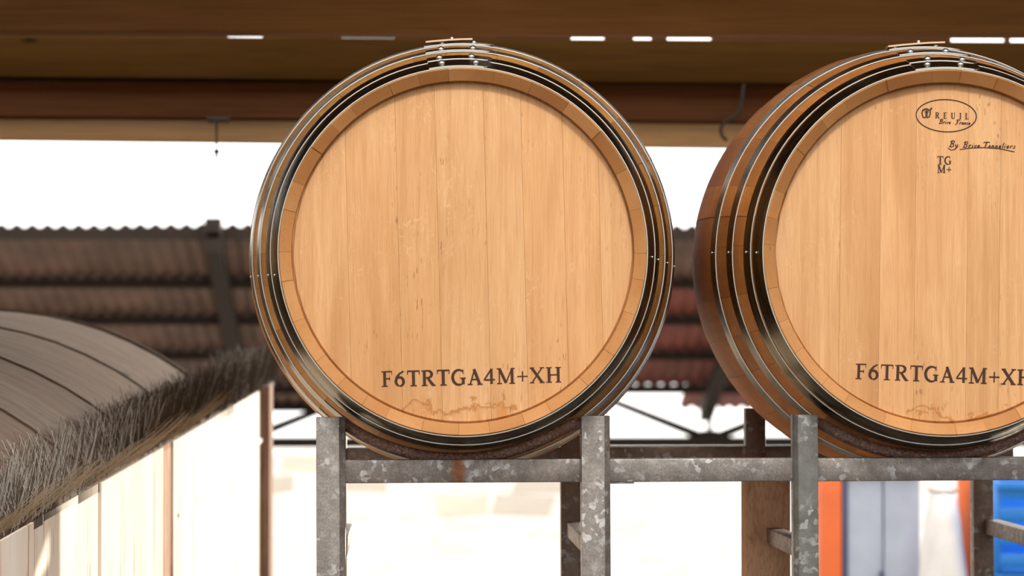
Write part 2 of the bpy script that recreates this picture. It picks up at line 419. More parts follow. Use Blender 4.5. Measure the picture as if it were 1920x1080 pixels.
def arc(cx, cz, rx, rz, a0, a1, n=14):
    return [(cx+rx*math.cos(math.radians(a0+(a1-a0)*i/n)), cz+rz*math.sin(math.radians(a0+(a1-a0)*i/n))) for i in range(n+1)]
TK, TN, SF = .185, .095, .075
def stem(x, z0=0, z1=1, w=TK, s0=True, s1=True, sw=.2):
    o = [([(x, z0), (x, z1)], w)]
    if s0: o.append(([(x-sw, z0+SF/2), (x+sw, z0+SF/2)], SF))
    if s1: o.append(([(x-sw, z1-SF/2), (x+sw, z1-SF/2)], SF))
    return o
def swell(n, a=TN, b=TK): return [a+(b-a)*math.sin(PI*i/n) for i in range(n+1)]
def glyph(ch):
    if ch == 'F': return .74, stem(.2)+[([(.2, .965), (.66, .965)], TN), ([(.65, 1.0), (.65, .74)], [.05, .03]), ([(.2, .52), (.52, .52)], TN), ([(.52, .64), (.52, .4)], .045)]
    if ch == 'E': return .76, stem(.2)+[([(.2, .965), (.66, .965)], TN), ([(.65, 1.0), (.65, .76)], .05), ([(.2, .52), (.52, .52)], TN), ([(.52, .62), (.52, .42)], .045), ([(.2, .035), (.68, .035)], TN), ([(.68, 0), (.68, .26)], .05)]
    if ch == 'L': return .72, stem(.2)+[([(.2, .035), (.66, .035)], TN), ([(.66, 0), (.66, .28)], .05)]
    if ch == 'I': return .42, stem(.21)
    if ch == 'T': return .86, stem(.43, s1=False)+[([(.05, .965), (.81, .965)], TN), ([(.06, 1.0), (.06, .74)], .05), ([(.80, 1.0), (.80, .74)], .05)]
    if ch == 'R': return .90, stem(.2, sw=.18)+[([(.2, .965), (.42, .965)], TN), (arc(.42, .745, .24, .22, 90, -90), swell(14)), ([(.2, .525), (.42, .525)], TN), ([(.40, .53), (.62, .2), (.76, .03)], [TK*.8, TK, TK]), ([(.7, .03), (.90, .03)], SF)]
    if ch == 'G': return .96, [(arc(.5, .5, .40, .47, 52, 308, 24), [TN+(TK-TN)*max(0, math.sin(PI*(i-1)/22)) for i in range(25)]), ([(.76, 1.0), (.76, .72)], .05), ([(.76, .44), (.76, .06)], TK), ([(.58, .44), (.92, .44)], SF)]
    if ch == 'A': return .96, [([(.17, .02), (.47, .98)], TN), ([(.43, 1.0), (.78, .02)], TK), ([(.29, .34), (.66, .34)], TN*.9), ([(.02, .03), (.32, .03)], SF), ([(.62, .03), (.95, .03)], SF)]
    if ch == '4': return .74, [([(.5, .02), (.5, 1.0)], TK*.9), ([(.5, .98), (.06, .32)], TN), ([(.03, .29), (.72, .29)], TN)]
    if ch == '6': return .72, [([(.60, .98), (.36, .84), (.17, .60), (.10, .34), (.13, .2), (.2, .1), (.3, .04)], [TN, TK*.7, TK, TK, TK, TK*.8, TN]), (arc(.35, .31, .235, .275, -100, 150, 18), swell(18))]
    if ch == 'M': return 1.22, [([(.2, 0), (.2, 1)], TN*.9), ([(.2, 1.0), (.61, .06)], TK), ([(.61, .06), (1.0, 1.0)], TN*.9), ([(1.0, 0), (1.0, 1.0)], TK), ([(.04, .03), (.36, .03)], SF), ([(.82, .03), (1.18, .03)], SF), ([(.04, .97), (.24, .97)], SF), ([(.96, .97), (1.18, .97)], SF)]
    if ch == '+': return .76, [([(.38, .12), (.38, .78)], .085), ([(.05, .45), (.71, .45)], .085)]
    if ch == 'X': return .96, [([(.14, .98), (.80, .02)], TK), ([(.80, .98), (.14, .02)], TN), ([(.01, .97), (.30, .97)], SF), ([(.64, .97), (.94, .97)], SF), ([(.01, .03), (.30, .03)], SF), ([(.62, .03), (.95, .03)], SF)]
    if ch == 'H': return 1.0, stem(.21, sw=.18)+stem(.79, sw=.18)+[([(.21, .5), (.79, .5)], TN)]
    if ch == 'U': return .98, stem(.22, .3, 1, s0=False, sw=.18)+[(arc(.48, .31, .26, .27, 180, 360, 16), [TK-(TK-TN)*i/16 for i in range(17)]), ([(.74, .3), (.74, 1)], TN), ([(.62, .97), (.86, .97)], SF)]
    return .4, []
def slant(p, k=.25): return [(x+z*k, z) for x, z in p]
SC = {  # loose handwriting
 'B': (.8, [[(.15, .02), (.2, .95)], [(-.05, .8), (.2, 1.0), (.55, .98), (.62, .78), (.4, .56), (.2, .52)], [(.3, .54), (.62, .42), (.66, .2), (.42, .02), (.0, .04)]]),
 'F': (.75, [[(.2, .95), (.2, .1), (.05, -.06), (-.1, .06)], [(-.08, .82), (.1, 1.0), (.75, .96)], [(.08, .5), (.5, .54)]]),
 'T': (.7, [[(.35, .95), (.3, .1), (.15, 0)], [(-.15, .85), (.0, 1.0), (.85, .98)]]),
 'r': (.42, [[(.05, 0), (.1, .45)], [(.1, .32), (.22, .46), (.4, .42)]]),
 'i': (.26, [[(.1, .45), (.08, .05), (.2, 0)], [(.11, .66), (.13, .72)]]),
 'v': (.42, [[(.02, .45), (.12, .02), (.36, .47)]]),
 'e': (.44, [[(.05, .24), (.34, .28), (.3, .44), (.14, .42), (.04, .2), (.14, .02), (.38, .08)]]),
 'a': (.46, [[(.34, .4), (.18, .46), (.04, .22), (.12, .02), (.28, .1), (.36, .44)], [(.35, .3), (.34, .04), (.46, .03)]]),
 'n': (.48, [[(.05, 0), (.1, .44)], [(.09, .28), (.24, .46), (.34, .38), (.34, .03), (.46, .03)]]),
 'c': (.38, [[(.32, .4), (.18, .46), (.05, .22), (.14, .02), (.34, .07)]]),
 'o': (.42, [[(.2, .46), (.05, .24), (.16, .02), (.34, .18), (.3, .42), (.2, .46)]]),
 'l': (.24, [[(.12, .95), (.08, .05), (.2, 0)]]),
 's': (.36, [[(.3, .44), (.12, .4), (.26, .16), (.18, .01), (.02, .05)]]),
 'y': (.45, [[(.04, .45), (.12, .1), (.3, .12)], [(.38, .45), (.22, -.3), (-.02, -.38)]]),
 '.': (.3, [[(.1, .22), (.16, .22)]]), ' ': (.3, [])}

def lettering(parent, items, yf, name='lettering'):
    V, Fc = [], []; k = [0]
    def put(pts, wv, sc, ox, oz, rot, bold=1.0):
        c, s_ = math.cos(rot), math.sin(rot)
        q = [(ox+(x*c-z*s_)*sc, oz+(x*s_+z*c)*sc) for x, z in pts]
        ww = [v*sc*bold for v in wv] if isinstance(wv, (list, tuple)) else wv*sc*bold
        k[0] += 1
        add_ribbon(V, Fc, q, ww, yf-.0004-1e-6*(k[0] % 60), .0006)
    for it in items:
        if it[0] == 'serif':
            _, text, x, z, h, rot, track, wsc = it
            pen = 0
            for ch in text:
                adv, st = glyph(ch)
                for pts, wv in st:
                    put([(pen+px_*wsc, pz) for px_, pz in pts], wv, h, x, z, rot, 1.0)
                pen += adv*wsc+track
        elif it[0] == 'script':
            _, text, x, z, h, rot, track, wd = it
            pen = 0
            for ch in text:
                adv, st = SC[ch]
                for pts in st: put([(pen+a, b) for a, b in slant(pts, .3)], wd, h, x, z, rot)
                pen += adv+track
        elif it[0] == 'line':
            put(it[1], it[2], 1, 0, 0, 0)
    return obj(name, V, Fc, M['brand'], parent)

def make_barrel(name, label, head_px, axis_px, joints, tilt, hm, sm, rivet_deg, items, seed, flap):
    rnd = random.Random(seed)
    c = P(head_px[0], head_px[1], 5.0)
    d = RM @ Vector(((axis_px[0]-960)/FPX, (540-axis_px[1])/FPX, -1)); d.normalize()
    root = empty(name, c, (math.asin(d.z), 0, -math.atan2(d.x, d.y)))
    tag(root, label, 'barrel', 'oak wine barrels lying on the rack')
    # staves
    n = 31; ws = [rnd.uniform(.72, 1.28) for _ in range(n)]; tot = sum(ws); a = rnd.uniform(0, .2)
    Lb = 2*HL
    ny = 16
    for i in range(n):
        da = ws[i]/tot*2*PI; g = .0011
        a0, a1 = a+g*.5, a+da-g*.5; a += da
        jz = rnd.uniform(-.0012, .0012); jr = rnd.uniform(-.0006, .0006)
        prof = [(0.0+jz, RC-.0012), (0.0012+jz, RC+.0002)]
        for k in range(1, ny): prof.append((Lb*k/ny, rstave(Lb*k/ny)+jr))
        prof += [(Lb, RC), (Lb-.016, .2675), (Lb-.07, .2675)]
        for k in range(ny-2, 1, -1): prof.append((Lb*k/ny, rstave(Lb*k/ny)-.026))
        prof += [(.07, .2675), (.016+jz, .267)]
        m = len(prof); ns = 5; V, Fc, mi = [], [], []
        for s_ in range(ns+1):
            an = a0+(a1-a0)*s_/ns
            for (y, r) in prof: V.append(ring_pts(y, r, an))
        for s_ in range(ns):
            for k in range(m):
                k2 = (k+1) % m
                Fc.append((s_*m+k, s_*m+k2, (s_+1)*m+k2, (s_+1)*m+k)); mi.append(1 if (k == m-1 or k == 0 or k == ny+1 or k >= m-2 or k in (ny, ny+1, ny+2)) else 0)
        Fc.append(tuple(range(m))); Fc.append(tuple(ns*m+k for k in range(m))[::-1]); mi += [1, 1]
        obj('stave', V, Fc, [sm, M['chime']], root, smooth=25, midx=mi)
    # heads (front in joints, back the same)
    Rh = .2682
    for side in (0, 1):
        yh = .031 if side == 0 else Lb-.031; sg = 1 if side == 0 else -1
        js = [-Rh]+joints+[Rh]
        for b in range(len(js)-1):
            x0, x1 = js[b]+.00014, js[b+1]-.00014; nx = 10; V, Fc = [], []
            lev = [(0.0, Rh-.0045), (.0045, Rh-.0005), (.02, Rh-.0005)]
            jb = rnd.uniform(-.0003, .0003)
            for (dy, rr) in lev:
                for k in range(nx+1):
                    x = x0+(x1-x0)*(.5-.5*math.cos(PI*k/nx)); xx = max(-rr+1e-4, min(rr-1e-4, x))
                    z = math.sqrt(max(rr*rr-xx*xx, 1e-8))
                    V.append((xx, yh+sg*(dy+jb), z)); V.append((xx, yh+sg*(dy+jb), -z))
            mrow = 2*(nx+1)
            for lvl in (0, 2):
                for k in range(nx):
                    q = lvl*mrow+2*k; Fc.append((q, q+1, q+3, q+2))
            for lvl in (0, 1):
                for k in range(nx):
                    q = lvl*mrow+2*k; Fc.append((q, q+2, q+2+mrow, q+mrow)); Fc.append((q+1, q+1+mrow, q+3+mrow, q+3))
                for q in (lvl*mrow, lvl*mrow+2*nx):
                    Fc.append((q, q+mrow, q+mrow+1, q+1))
            ct, st_ = math.cos(tilt), math.sin(tilt)
            V = [(x*ct-z*st_, y, x*st_+z*ct) for x, y, z in V]
            obj('head_board', V, Fc, hm, root)
    # hoops
    bands = [(.001, .042), (.051, .080), (.136, .166), (.236, .270)]
    bands2 = [(Lb-b, Lb-a_) for a_, b in bands]
    for bi, (y0, y1) in enumerate(bands+bands2):
        N = 128; V, Fc = [], []
        r0, r1 = rstave(y0)+.0006, rstave(y1)+.0006
        e = .00025
        th = .0017
        prof = [(y0, r0), (y0, r0+th-e), (y0+e, r0+th), (y1-e, r1+th), (y1, r1+th-e), (y1, r1)]; m = len(prof)
        mi = []
        for k in range(N):
            for (y, r) in prof: V.append(ring_pts(y, r, 2*PI*k/N))
        for k in range(N):
            k2 = (k+1) % N
            for j in range(m):
                j2 = (j+1) % m; Fc.append((k*m+j, k*m+j2, k2*m+j2, k2*m+j)); mi.append(1 if j in (0, 1) else 0)
        hp = obj('hoop', V, Fc, [M['hoop'], M['hoop_glint']], root, smooth=30, midx=mi)
        # riveted lap with a cut corner
        V, Fc, mi = [], [], []; t2 = .0018; A0, A1 = rivet_deg[0], rivet_deg[1]
        K = 18; ly0, ly1 = y0-.0006 if bi == 0 else y0+.001, y1-.001
        for k in range(K+1):
            f = k/K; an = math.radians(A0+(A1-A0)*f)
            cut = max(0, (f-.93)/.07)*(ly1-ly0)*.42
            yy0, yy1 = ly0+cut, ly1-cut*.4
            for (y, r) in ((yy0, rstave(yy0)+.0026), (yy0, rstave(yy0)+.0026+t2), (yy1, rstave(yy1)+.0026+t2), (yy1, rstave(yy1)+.0026)):
                V.append(ring_pts(y, r, an))
        for k in range(K):
            for j in range(4):
                j2 = (j+1) % 4; Fc.append((k*4+j, k*4+j2, (k+1)*4+j2, (k+1)*4+j)); mi.append(1 if j == 0 else 0)
        Fc += [(0, 1, 2, 3), (K*4+3, K*4+2, K*4+1, K*4)]; mi += [1, 1]
        obj('hoop_lap', V, Fc, [M['hoop'], M['hoop_glint']], hp, smooth=30, midx=mi)
        ym = (y0+y1)/2; rm = rstave(ym)+.0042
        for rd in rivet_deg[2][bi % 4]:
            bm = bmesh.new(); bmesh.ops.create_uvsphere(bm, u_segments=14, v_segments=8, radius=.0056)
            an = math.radians(rd)
            bmesh.ops.scale(bm, vec=(1, 1, .85), verts=bm.verts)
            bmesh.ops.rotate(bm, verts=bm.verts, cent=(0, 0, 0), matrix=Matrix.Rotation(an, 3, 'Y'))
            bmesh.ops.translate(bm, verts=bm.verts, vec=ring_pts(ym, rm+.0006, an))
            bmobj('rivet', bm, M['zinc'], hp, smooth=60)
        for rd in (rivet_deg[3][0]+bi % 4*.4, rivet_deg[3][1]+bi % 4*.5):
            bm = bmesh.new(); bmesh.ops.create_icosphere(bm, subdivisions=2, radius=.0021)
            bmesh.ops.translate(bm, verts=bm.verts, vec=ring_pts(ym-.002, rstave(ym)+.0034, math.radians(rd)))
            bmobj('hoop_nail', bm, M['zinc'], hp, smooth=60)
    # loose pale hoop end on top, and its screw
    x0, x1, zt = flap
    V = []; zz = rstave(.255)
    for f in (0, .25, .5, .75, 1):
        x = x0+(x1-x0)*f; z = zz+.0035+.004*math.sin(f*PI*.55) - (.0 if f > .05 else 0) + (1-f)*zt
        for (yy, dz) in ((.240-(.0 if f else 0), 0), (.240, .0028), (.270, .0028), (.270, 0)): V.append((x, yy, z+dz))
    Fc = [(0, 1, 2, 3), (16, 19, 18, 17)]
    for k in range(4):
        for j in range(4): j2 = (j+1) % 4; Fc.append((k*4+j, k*4+j2, (k+1)*4+j2, (k+1)*4+j))
    fp = obj('hoop_end', V, Fc, mat_plain('pale_strip', (.62, .42, .27), .5), root); fp['label'] = 'pale loose strip end on top'
    xs = x0+(x1-x0)*.56
    bm = bmesh.new(); bmesh.ops.create_cone(bm, cap_ends=True, segments=10, radius1=.0032, radius2=.0026, depth=.006)
    bmesh.ops.translate(bm, verts=bm.verts, vec=(xs, .257, zz+.010)); bmobj('screw', bm, M['zinc'], fp, smooth=40)
    groups = {}
    for it in items: groups.setdefault(it[-1], []).append(it[:-1])
    for nm, its in groups.items(): lettering(root, its, .031, nm)
    return root

K = 1/1202.5    # metres per picture pixel on the head
def h(px, py, c): return ((px-c[0])*K, -(py-c[1])*K)
c1 = (868, 474); c2 = (1769.4, 475)
x, z = h(716, 727, c1)
it1 = [('serif', 'F6TRTGA4M+XH', x, z, 29.5*K, math.radians(1.45), .06, 1.01, 'branded_code')]
b1 = make_barrel('wine_barrel', 'pale oak wine barrel head with only the long branded code, left of the two barrels', (868, 472), (852, 610),
    [-.179, -.1, -.038, .038, .096, .160, .215], math.radians(1.5), M['head_a'], M['stave_a'],
    (-10.5, 8.5, [(-6.4, 3.9), (-6.9, 2.5), (-6.1, 2.8), (-5.6, 3.0)], (-97, 91.5)), it1, 5, (-.060, .016, -.001))
x, z = h(1602, 713, c2)
it2 = [('serif', 'F6TRTGA4M+XH', x, z, 29.5*K, math.radians(-2.0), .06, 1.0, 'branded_code')]
x, z = h(1757, 308, c2); it2.append(('serif', 'TG', x, z, 15.5*K, math.radians(-1), .07, .95, 'grade_letters'))
x, z = h(1757, 324, c2); it2.append(('serif', 'M+', x, z, 15.5*K, math.radians(-1.5), .05, .88, 'grade_letters'))
x, z = h(1754, 221, c2); it2.append(('serif', 'REUIL', x, z, 11.5*K, math.radians(-1.5), .62, .80, 'oval_stamp'))
x, z = h(1761, 231, c2); it2.append(('script', 'Brive . France', x, z, 8.6*K, math.radians(-2), .055, .17, 'oval_stamp'))
x, z = h(1780, 275, c2); it2.append(('script', 'By.', x, z, 12*K, math.radians(-2), .08, .16, 'signature'))
x, z = h(1806, 276, c2); it2.append(('script', 'Brive Tonneliers', x, z, 11*K, math.radians(-1), .14, .16, 'signature'))
el = [h(1775+57*math.cos(t), 216+30.5*math.sin(t)+.025*57*math.cos(t), c2) for t in [2*PI*i/48 for i in range(49)]]
it2.append(('line', el, 2.1*K, 'oval_stamp'))
it2.append(('line', [h(a, b, c2) for a, b in ((1778, 277), (1784, 281), (1790, 280), (1797, 274))], 1.6*K, 'signature'))
it2.append(('line', [h(a, b, c2) for a, b in ((1800, 280), (1820, 277), (1845, 276), (1875, 278), (1904, 284))], 1.6*K, 'signature'))
# little barrel emblem with a T
it2.append(('line', [h(a, b, c2) for a, b in ((1731, 204), (1729, 211), (1731, 219), (1736, 220))], 2.4*K, 'oval_stamp'))
it2.append(('line', [h(a, b, c2) for a, b in ((1744, 204), (1745, 211), (1743, 218), (1738, 220))], 2.4*K, 'oval_stamp'))
it2.append(('line', [h(a, b, c2) for a, b in ((1730, 206), (1737, 203), (1744, 206), (1748, 201))], 3.2*K, 'oval_stamp'))
it2.append(('line', [h(a, b, c2) for a, b in ((1738, 206), (1737.5, 219))], 4*K, 'oval_stamp'))
it2.append(('line', [h(a, b, c2) for a, b in ((1734, 209), (1742, 209))], 2*K, 'oval_stamp'))
b2 = make_barrel('wine_barrel', 'pale oak wine barrel with oval stamp and small logo, right of the two barrels', (1775, 473), (852, 672),
    [-.163, -.1, -.045, .037, .088, .150, .21], math.radians(-.8), M['head_b'], M['stave_b'],
    (-9.5, 11, [(-5.1, 5.0), (-3.6, 6.6), (-6.0, 3.9), (-7.5, 3.5)], (-90, 92)), it2, 12, (-.058, .035, -.003))
def xf(b, p):
    return Matrix.LocRotScale(b.location, b.rotation_euler, None) @ Vector(p)
# small dark knot on the right barrel's chime
bm = bmesh.new(); bmesh.ops.create_uvsphere(bm, u_segments=10, v_segments=6, radius=.0016)
bmesh.ops.scale(bm, vec=(1.5, .25, 4.2), verts=bm.verts)
bmesh.ops.translate(bm, verts=bm.verts, vec=(-.2765, .0075, .006)); kn = bmobj('knot', bm, M['brand'], b2, smooth=60); kn['label'] = 'small dark red-brown knot'

# ------------------------------------------------------------------ galvanised barrel rack
YF, YR = 5.095, 5.825
rack = empty('barrel_rack', (.25, 5.4, 0.0), (0, -.0045, 0)); tag(rack, 'galvanised steel barrel rack carrying both oak barrels', 'rack')
RL = rack.location
def rx(px, Y): return P(px, 860, Y).x - RL.x
def rz(py, Y): return P(960, py, Y).z - RL.z
ztop = rz(860, YF); zbot = rz(903.5, YF); hr = ztop-zbot; ptop = rz(779.5, YF)
PW = .036
def post(px, Y, lip, mat, w_=PW):
    """folded steel upright: flat face and a slanting return lip on one side"""
    x0 = rx(px, Y); x1 = x0+w_; yf = Y-.018-RL.y; yb = Y+.020-RL.y; lp = .0095
    if lip > 0: sec = [(x0, yf), (x1, yf), (x1+.0015, yf+.002), (x1+lp-.001, yf+.010), (x1+lp, yf+.012), (x1+lp, yb), (x0, yb)]
    elif lip < 0: sec = [(x0, yf+.012), (x0+.001, yf+.009), (x0+lp*.8, yf), (x1+lp*.3, yf), (x1+lp*.3, yb), (x0, yb)]
    else: sec = [(x0, yf), (x1, yf), (x1, yb), (x0, yb)]
    bm = bmesh.new()
    lo = [bm.verts.new((a, b, .02)) for a, b in sec]; hi = [bm.verts.new((a, b, ptop)) for a, b in sec]
    bm.faces.new(lo[::-1]); bm.faces.new(hi)
    for i in range(len(sec)): j = (i+1) % len(sec); bm.faces.new((lo[i], lo[j], hi[j], hi[i]))
    bmesh.ops.bevel(bm, geom=[e for e in bm.edges], offset=.0009, segments=2, affect='EDGES', profile=.5)
    bmobj('post', bm, mat, rack, smooth=30)
    box('foot_plate', (x0-.02, yf-.02, 0), (x1+.02, yb+.02, .02), mat, rack, bev=.002)
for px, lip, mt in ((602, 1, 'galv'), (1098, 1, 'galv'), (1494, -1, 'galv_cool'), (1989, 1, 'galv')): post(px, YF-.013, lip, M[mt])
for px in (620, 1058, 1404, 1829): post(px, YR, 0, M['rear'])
X0, X1 = rx(645, YF), rx(2000, YF)
yc = YF-RL.y
segs = [(rx(644, YF), rx(1100, YF), 'galv_rust'), (rx(1136, YF), rx(1498, YF), 'galv'), (rx(1530, YF), rx(1995, YF), 'galv')]
for i, (a, b, mt) in enumerate(segs):
    o = box('front_rail', (a, yc-.016, zbot-.0005*i), (b, yc+.020, ztop-.0005*i), M[mt], rack, bev=.0022)
    if i == 0: o['label'] = 'front rail with a rust run under the barrel'
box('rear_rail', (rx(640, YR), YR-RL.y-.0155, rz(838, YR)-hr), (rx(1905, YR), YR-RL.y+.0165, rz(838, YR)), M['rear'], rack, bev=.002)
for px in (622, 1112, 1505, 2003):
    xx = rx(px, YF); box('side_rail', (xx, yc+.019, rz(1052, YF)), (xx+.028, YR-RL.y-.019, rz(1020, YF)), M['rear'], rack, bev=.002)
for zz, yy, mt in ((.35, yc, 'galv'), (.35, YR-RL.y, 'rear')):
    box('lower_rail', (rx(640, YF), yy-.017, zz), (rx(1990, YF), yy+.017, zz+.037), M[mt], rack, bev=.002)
# weld bead and small plate right of the second post
box('weld_plate', (rx(1145, YF), yc-.014, zbot-.003), (rx(1196, YF), yc+.012, zbot), M['galv'], rack, bev=.001)
# saddles: bent round bar
def saddle(b, yl, xa, xb, mat):
    ctr = xf(b, (0, yl, 0)) - RL
    r = rstave(yl)+.0009+.0098
    zend = rz(795, YF)
    am = 31.5
    pts = []
    for k in range(31):
        a_ = math.radians(-am+2*am*k/30)
        pts.append(Vector((ctr.x+r*math.sin(a_), ctr.y, ctr.z-r*math.cos(a_))))
    zs = pts[0].z; ze = pts[-1].z
    lead = [Vector((xa, ctr.y, zs+.006)), Vector((xa+.010, ctr.y, zs+.006))]
    tail = [Vector((xb-.010, ctr.y, ze+.006)), Vector((xb, ctr.y, ze+.006))]
    raw = lead+pts[1:-1]+tail
    # smooth resample (Catmull-Rom)
    out = []
    for i in range(len(raw)-1):
        p0, p1, p2, p3 = raw[max(i-1, 0)], raw[i], raw[i+1], raw[min(i+2, len(raw)-1)]
        for t in (0, .5):
            out.append(.5*((2*p1)+(p2-p0)*t+(2*p0-5*p1+4*p2-p3)*t*t+(3*p1-p0-3*p2+p3)*t**3))
    out.append(raw[-1])
    s = tube('saddle_bar', out, .0092, mat, rack, seg=16)
    # weld bead where it meets the rail
    bm = bmesh.new()
    for k in range(9):
        q = bmesh.ops.create_icosphere(bm, subdivisions=1, radius=random.uniform(.004, .0062))
        bmesh.ops.translate(bm, verts=q['verts'], vec=(ctr.x-.012+.003*k+random.uniform(-.001, .001), ctr.y-.004+random.uniform(-.002, .002), min(v.z for v in out)-.006+random.uniform(-.0015, .0015)))
    bmobj('weld_bead', bm, mat, s, smooth=60)
for b, pa, pb in ((b1, 644, 1099), (b2, 1533, 1990)):
    saddle(b, .100, rx(pa, YF), rx(pb, YF), M['bar'])
    saddle(b, .840, rx(pa, YF), rx(pb, YF), M['bar'])

# timber prop behind the rack gap
tp = box('timber_post', tuple(P(1397, 0, 5.55).xy)[:1]+(5.55,)+(0,), (P(1480, 0, 5.55).x, 5.63, P(0, 893, 5.55).z), mat_timber('rough_post', (.34, .20, .12), (.46, .29, .18), (.12, .055, .03), (60, 60, 14), False, .9, 3, .6), bev=.002)
tag(tp, 'rough brown sawn timber post standing behind the rack, left of the third upright', 'post')

# ------------------------------------------------------------------ left: small arched plank roof with wire bristles, on a board fence coloured sun-bright
EA, EB = P(60, 973, 4.9), P(505, 720, 8.5)
def ledge(t): return EA + (EB-EA)*t
def t_at(px):
    lo_, hi_ = -1.2, 3.0
    def proj(t):
        q = RM.transposed() @ (ledge(t)-CAM); return 960+FPX*q.x/(-q.z)
    for _ in range(50):
        mid = (lo_+hi_)/2
        if proj(mid) < px: lo_ = mid
        else: hi_ = mid
    return mid
fence = empty('board_fence', (EA.x, EA.y, 0)); tag(fence, 'flaking upright board fence, sunlit brightness put into its pale colour, under the spiked eave', 'fence')
sF = NT('sun_pale_board')
v = sF.coords((38, 38, 2.2), jitter=13); a = sF.noise(v, 1, 5, .65, .3)
v2 = sF.coords((6, 6, 3), jitter=5); b_ = sF.noise(v2, 1, 3)
cc = sF.mix(sF.ramp(b_, [(.35, 0), (.75, 1)]), (.86, .80, .72), (.80, .66, .52))  # pale base puts the boards' sunlit brightness into their colour
cc = sF.mix(sF.ramp(a, [(.56, 0), (.66, .85)]), cc, (.36, .17, .08))
M['sun_pale'] = sF.out(cc, .8, 0, a, .4, .002, .2)
edges_px = [-160, -60, 60, 185, 303, 321, 405, 488]
dn = (EB-EA).normalized(); side = Vector((dn.y, -dn.x, 0)).normalized()
for i in range(len(edges_px)-1):
    t0, t1 = t_at(edges_px[i])+.002, t_at(edges_px[i+1])-.002
    p0, p1 = ledge(t0), ledge(t1); dz = -.004; th = .018+.003*(i % 2)
    off = side*(.004 if i % 2 else 0)
    m = M['shedwood'] if edges_px[i] == 303 else M['sun_pale']
    q0, q1 = p0+off, p1+off
    rv = fence.location
    vv = [Vector((q0.x, q0.y, 0)), Vector((q1.x, q1.y, 0)), Vector((q1.x, q1.y, q1.z+dz)), Vector((q0.x, q0.y, q0.z+dz))]
    bk = [p-side*th for p in vv]
    ob = obj('fence_board' if m is M['sun_pale'] else 'batten', [p-rv for p in vv+bk], [(0, 1, 2, 3), (7, 6, 5, 4), (0, 4, 5, 1), (1, 5, 6, 2), (2, 6, 7, 3), (3, 7, 4, 0)], mat_timber('weathered_batten', (.42, .24, .15), (.62, .42, .30), (.2, .08, .04), (20, 20, 3), False) if m is M['shedwood'] else m, fence)
te0, te1 = t_at(489), t_at(505)
p0, p1 = ledge(te0), ledge(te1)
ep = box('corner_post', (p0.x-.01, p0.y, 0), (p1.x+.01, p1.y, p1.z-.004), mat_timber('post_brown', (.20, .11, .07), (.36, .24, .17), (.1, .05, .03), (20, 20, 3), False), None)
child(ep, fence)
rl = slab('rail', [ledge(t_at(330))+Vector((.006, 0, -.155)), ledge(t_at(488))+Vector((.006, 0, -.125)), ledge(t_at(488))+Vector((.006, 0, -.134)), ledge(t_at(330))+Vector((.006, 0, -.164))], .012, M['sun_pale'], off=-side); child(rl, fence)

# roof boards run down to the eave along an arched profile (metres left of the eave, height)
lean = empty('arched_plank_roof', (EA.x, EA.y, EA.z)); tag(lean, 'small arched roof of grey weathered planks at the far left', 'roof')
f79 = 7.9/FPX
sil = [(440, 735), (408, 722), (372, 700), (336, 673), (300, 650), (250, 624), (200, 603), (150, 588), (100, 577), (50, 570), (0, 566), (-80, 563), (-200, 570)]
prof = [((440-a)*f79, (735-b)*f79) for a, b in sil]
tend = t_at(440)
nb = 15; tb = -.62
sx_ = Vector((-1, 0, 0))
for i in range(nb):
    t0 = tb+(tend-tb)*i/nb; t1 = tb+(tend-tb)*(i+1)/nb-.0022
    V, Fc = [], []
    lift = .004*(i % 2)+random.uniform(0, .002)
    for (u, hh) in prof:
        for t in (t0, t1):
            p = ledge(t)+Vector((-u, 0, hh+lift)); V += [p-lean.location, p-lean.location-Vector((0, 0, .02))]
    for k in range(len(prof)-1):
        q = 4*k; Fc += [(q, q+2, q+6, q+4), (q+1, q+5, q+7, q+3), (q, q+4, q+5, q+1), (q+2, q+3, q+7, q+6)]
    Fc += [(0, 1, 3, 2), (4*len(prof)-4, 4*len(prof)-2, 4*len(prof)-1, 4*len(prof)-3)]
    obj('roof_plank', V, Fc, M['weather'], lean, smooth=30)
# rim board closing the far end of the arch
V, Fc = [], []
for (u, hh) in prof:
    p = ledge(tend+.01)+Vector((-u, 0, hh)); V += [p-lean.location+Vector((0, 0, .004)), p-lean.location+Vector((0, .03, .004)), p-lean.location+Vector((0, 0, -.05)), p-lean.location+Vector((0, .03, -.05))]
for k in range(len(prof)-1):
    q = 4*k; Fc += [(q, q+1, q+5, q+4), (q+2, q+6, q+7, q+3), (q, q+4, q+6, q+2), (q+1, q+3, q+7, q+5)]
obj('rim_board', V, Fc, M['weather'], lean, smooth=30)
# bristles
def bristles(name, label, n, seed, mats, leanfn, tr, offs, rad):
    rn = random.Random(seed); V, Fc, mi = [], [], []
    for i in range(n):
        t = tr[0]+(tr[1]-tr[0])*rn.random()**1.15
        clump = leanfn(rn, t)
        b0 = ledge(t)+side*offs(rn)+Vector((0, 0, rn.uniform(-.004, .004)))
        tip = b0+clump
        r = rad*rn.uniform(.8, 1.2); base = len(V)
        a1 = Vector((1, 0, 0)); a2 = Vector((-.5, .866, 0)); a3 = Vector((-.5, -.866, 0))
        for p, rr in ((b0, r), (tip, r*.8)):
            for a_ in (a1, a2, a3): V.append(p+a_*rr-lean.location)
        Fc += [(base, base+1, base+4, base+3), (base+1, base+2, base+5, base+4), (base+2, base, base+3, base+5), (base+3, base+4, base+5)]
        c_ = rn.randrange(len(mats)); mi += [c_]*4
    o = obj(name, V, Fc, mats, lean, midx=mi); o['kind'] = 'stuff'; o['label'] = label
    return o
wg = NT('wire_grey').out((.34, .32, .28), .45, .2); wd = NT('wire_dark').out((.055, .036, .022), .6, 0); wt = NT('wire_tan').out((.42, .34, .20), .5, .1)
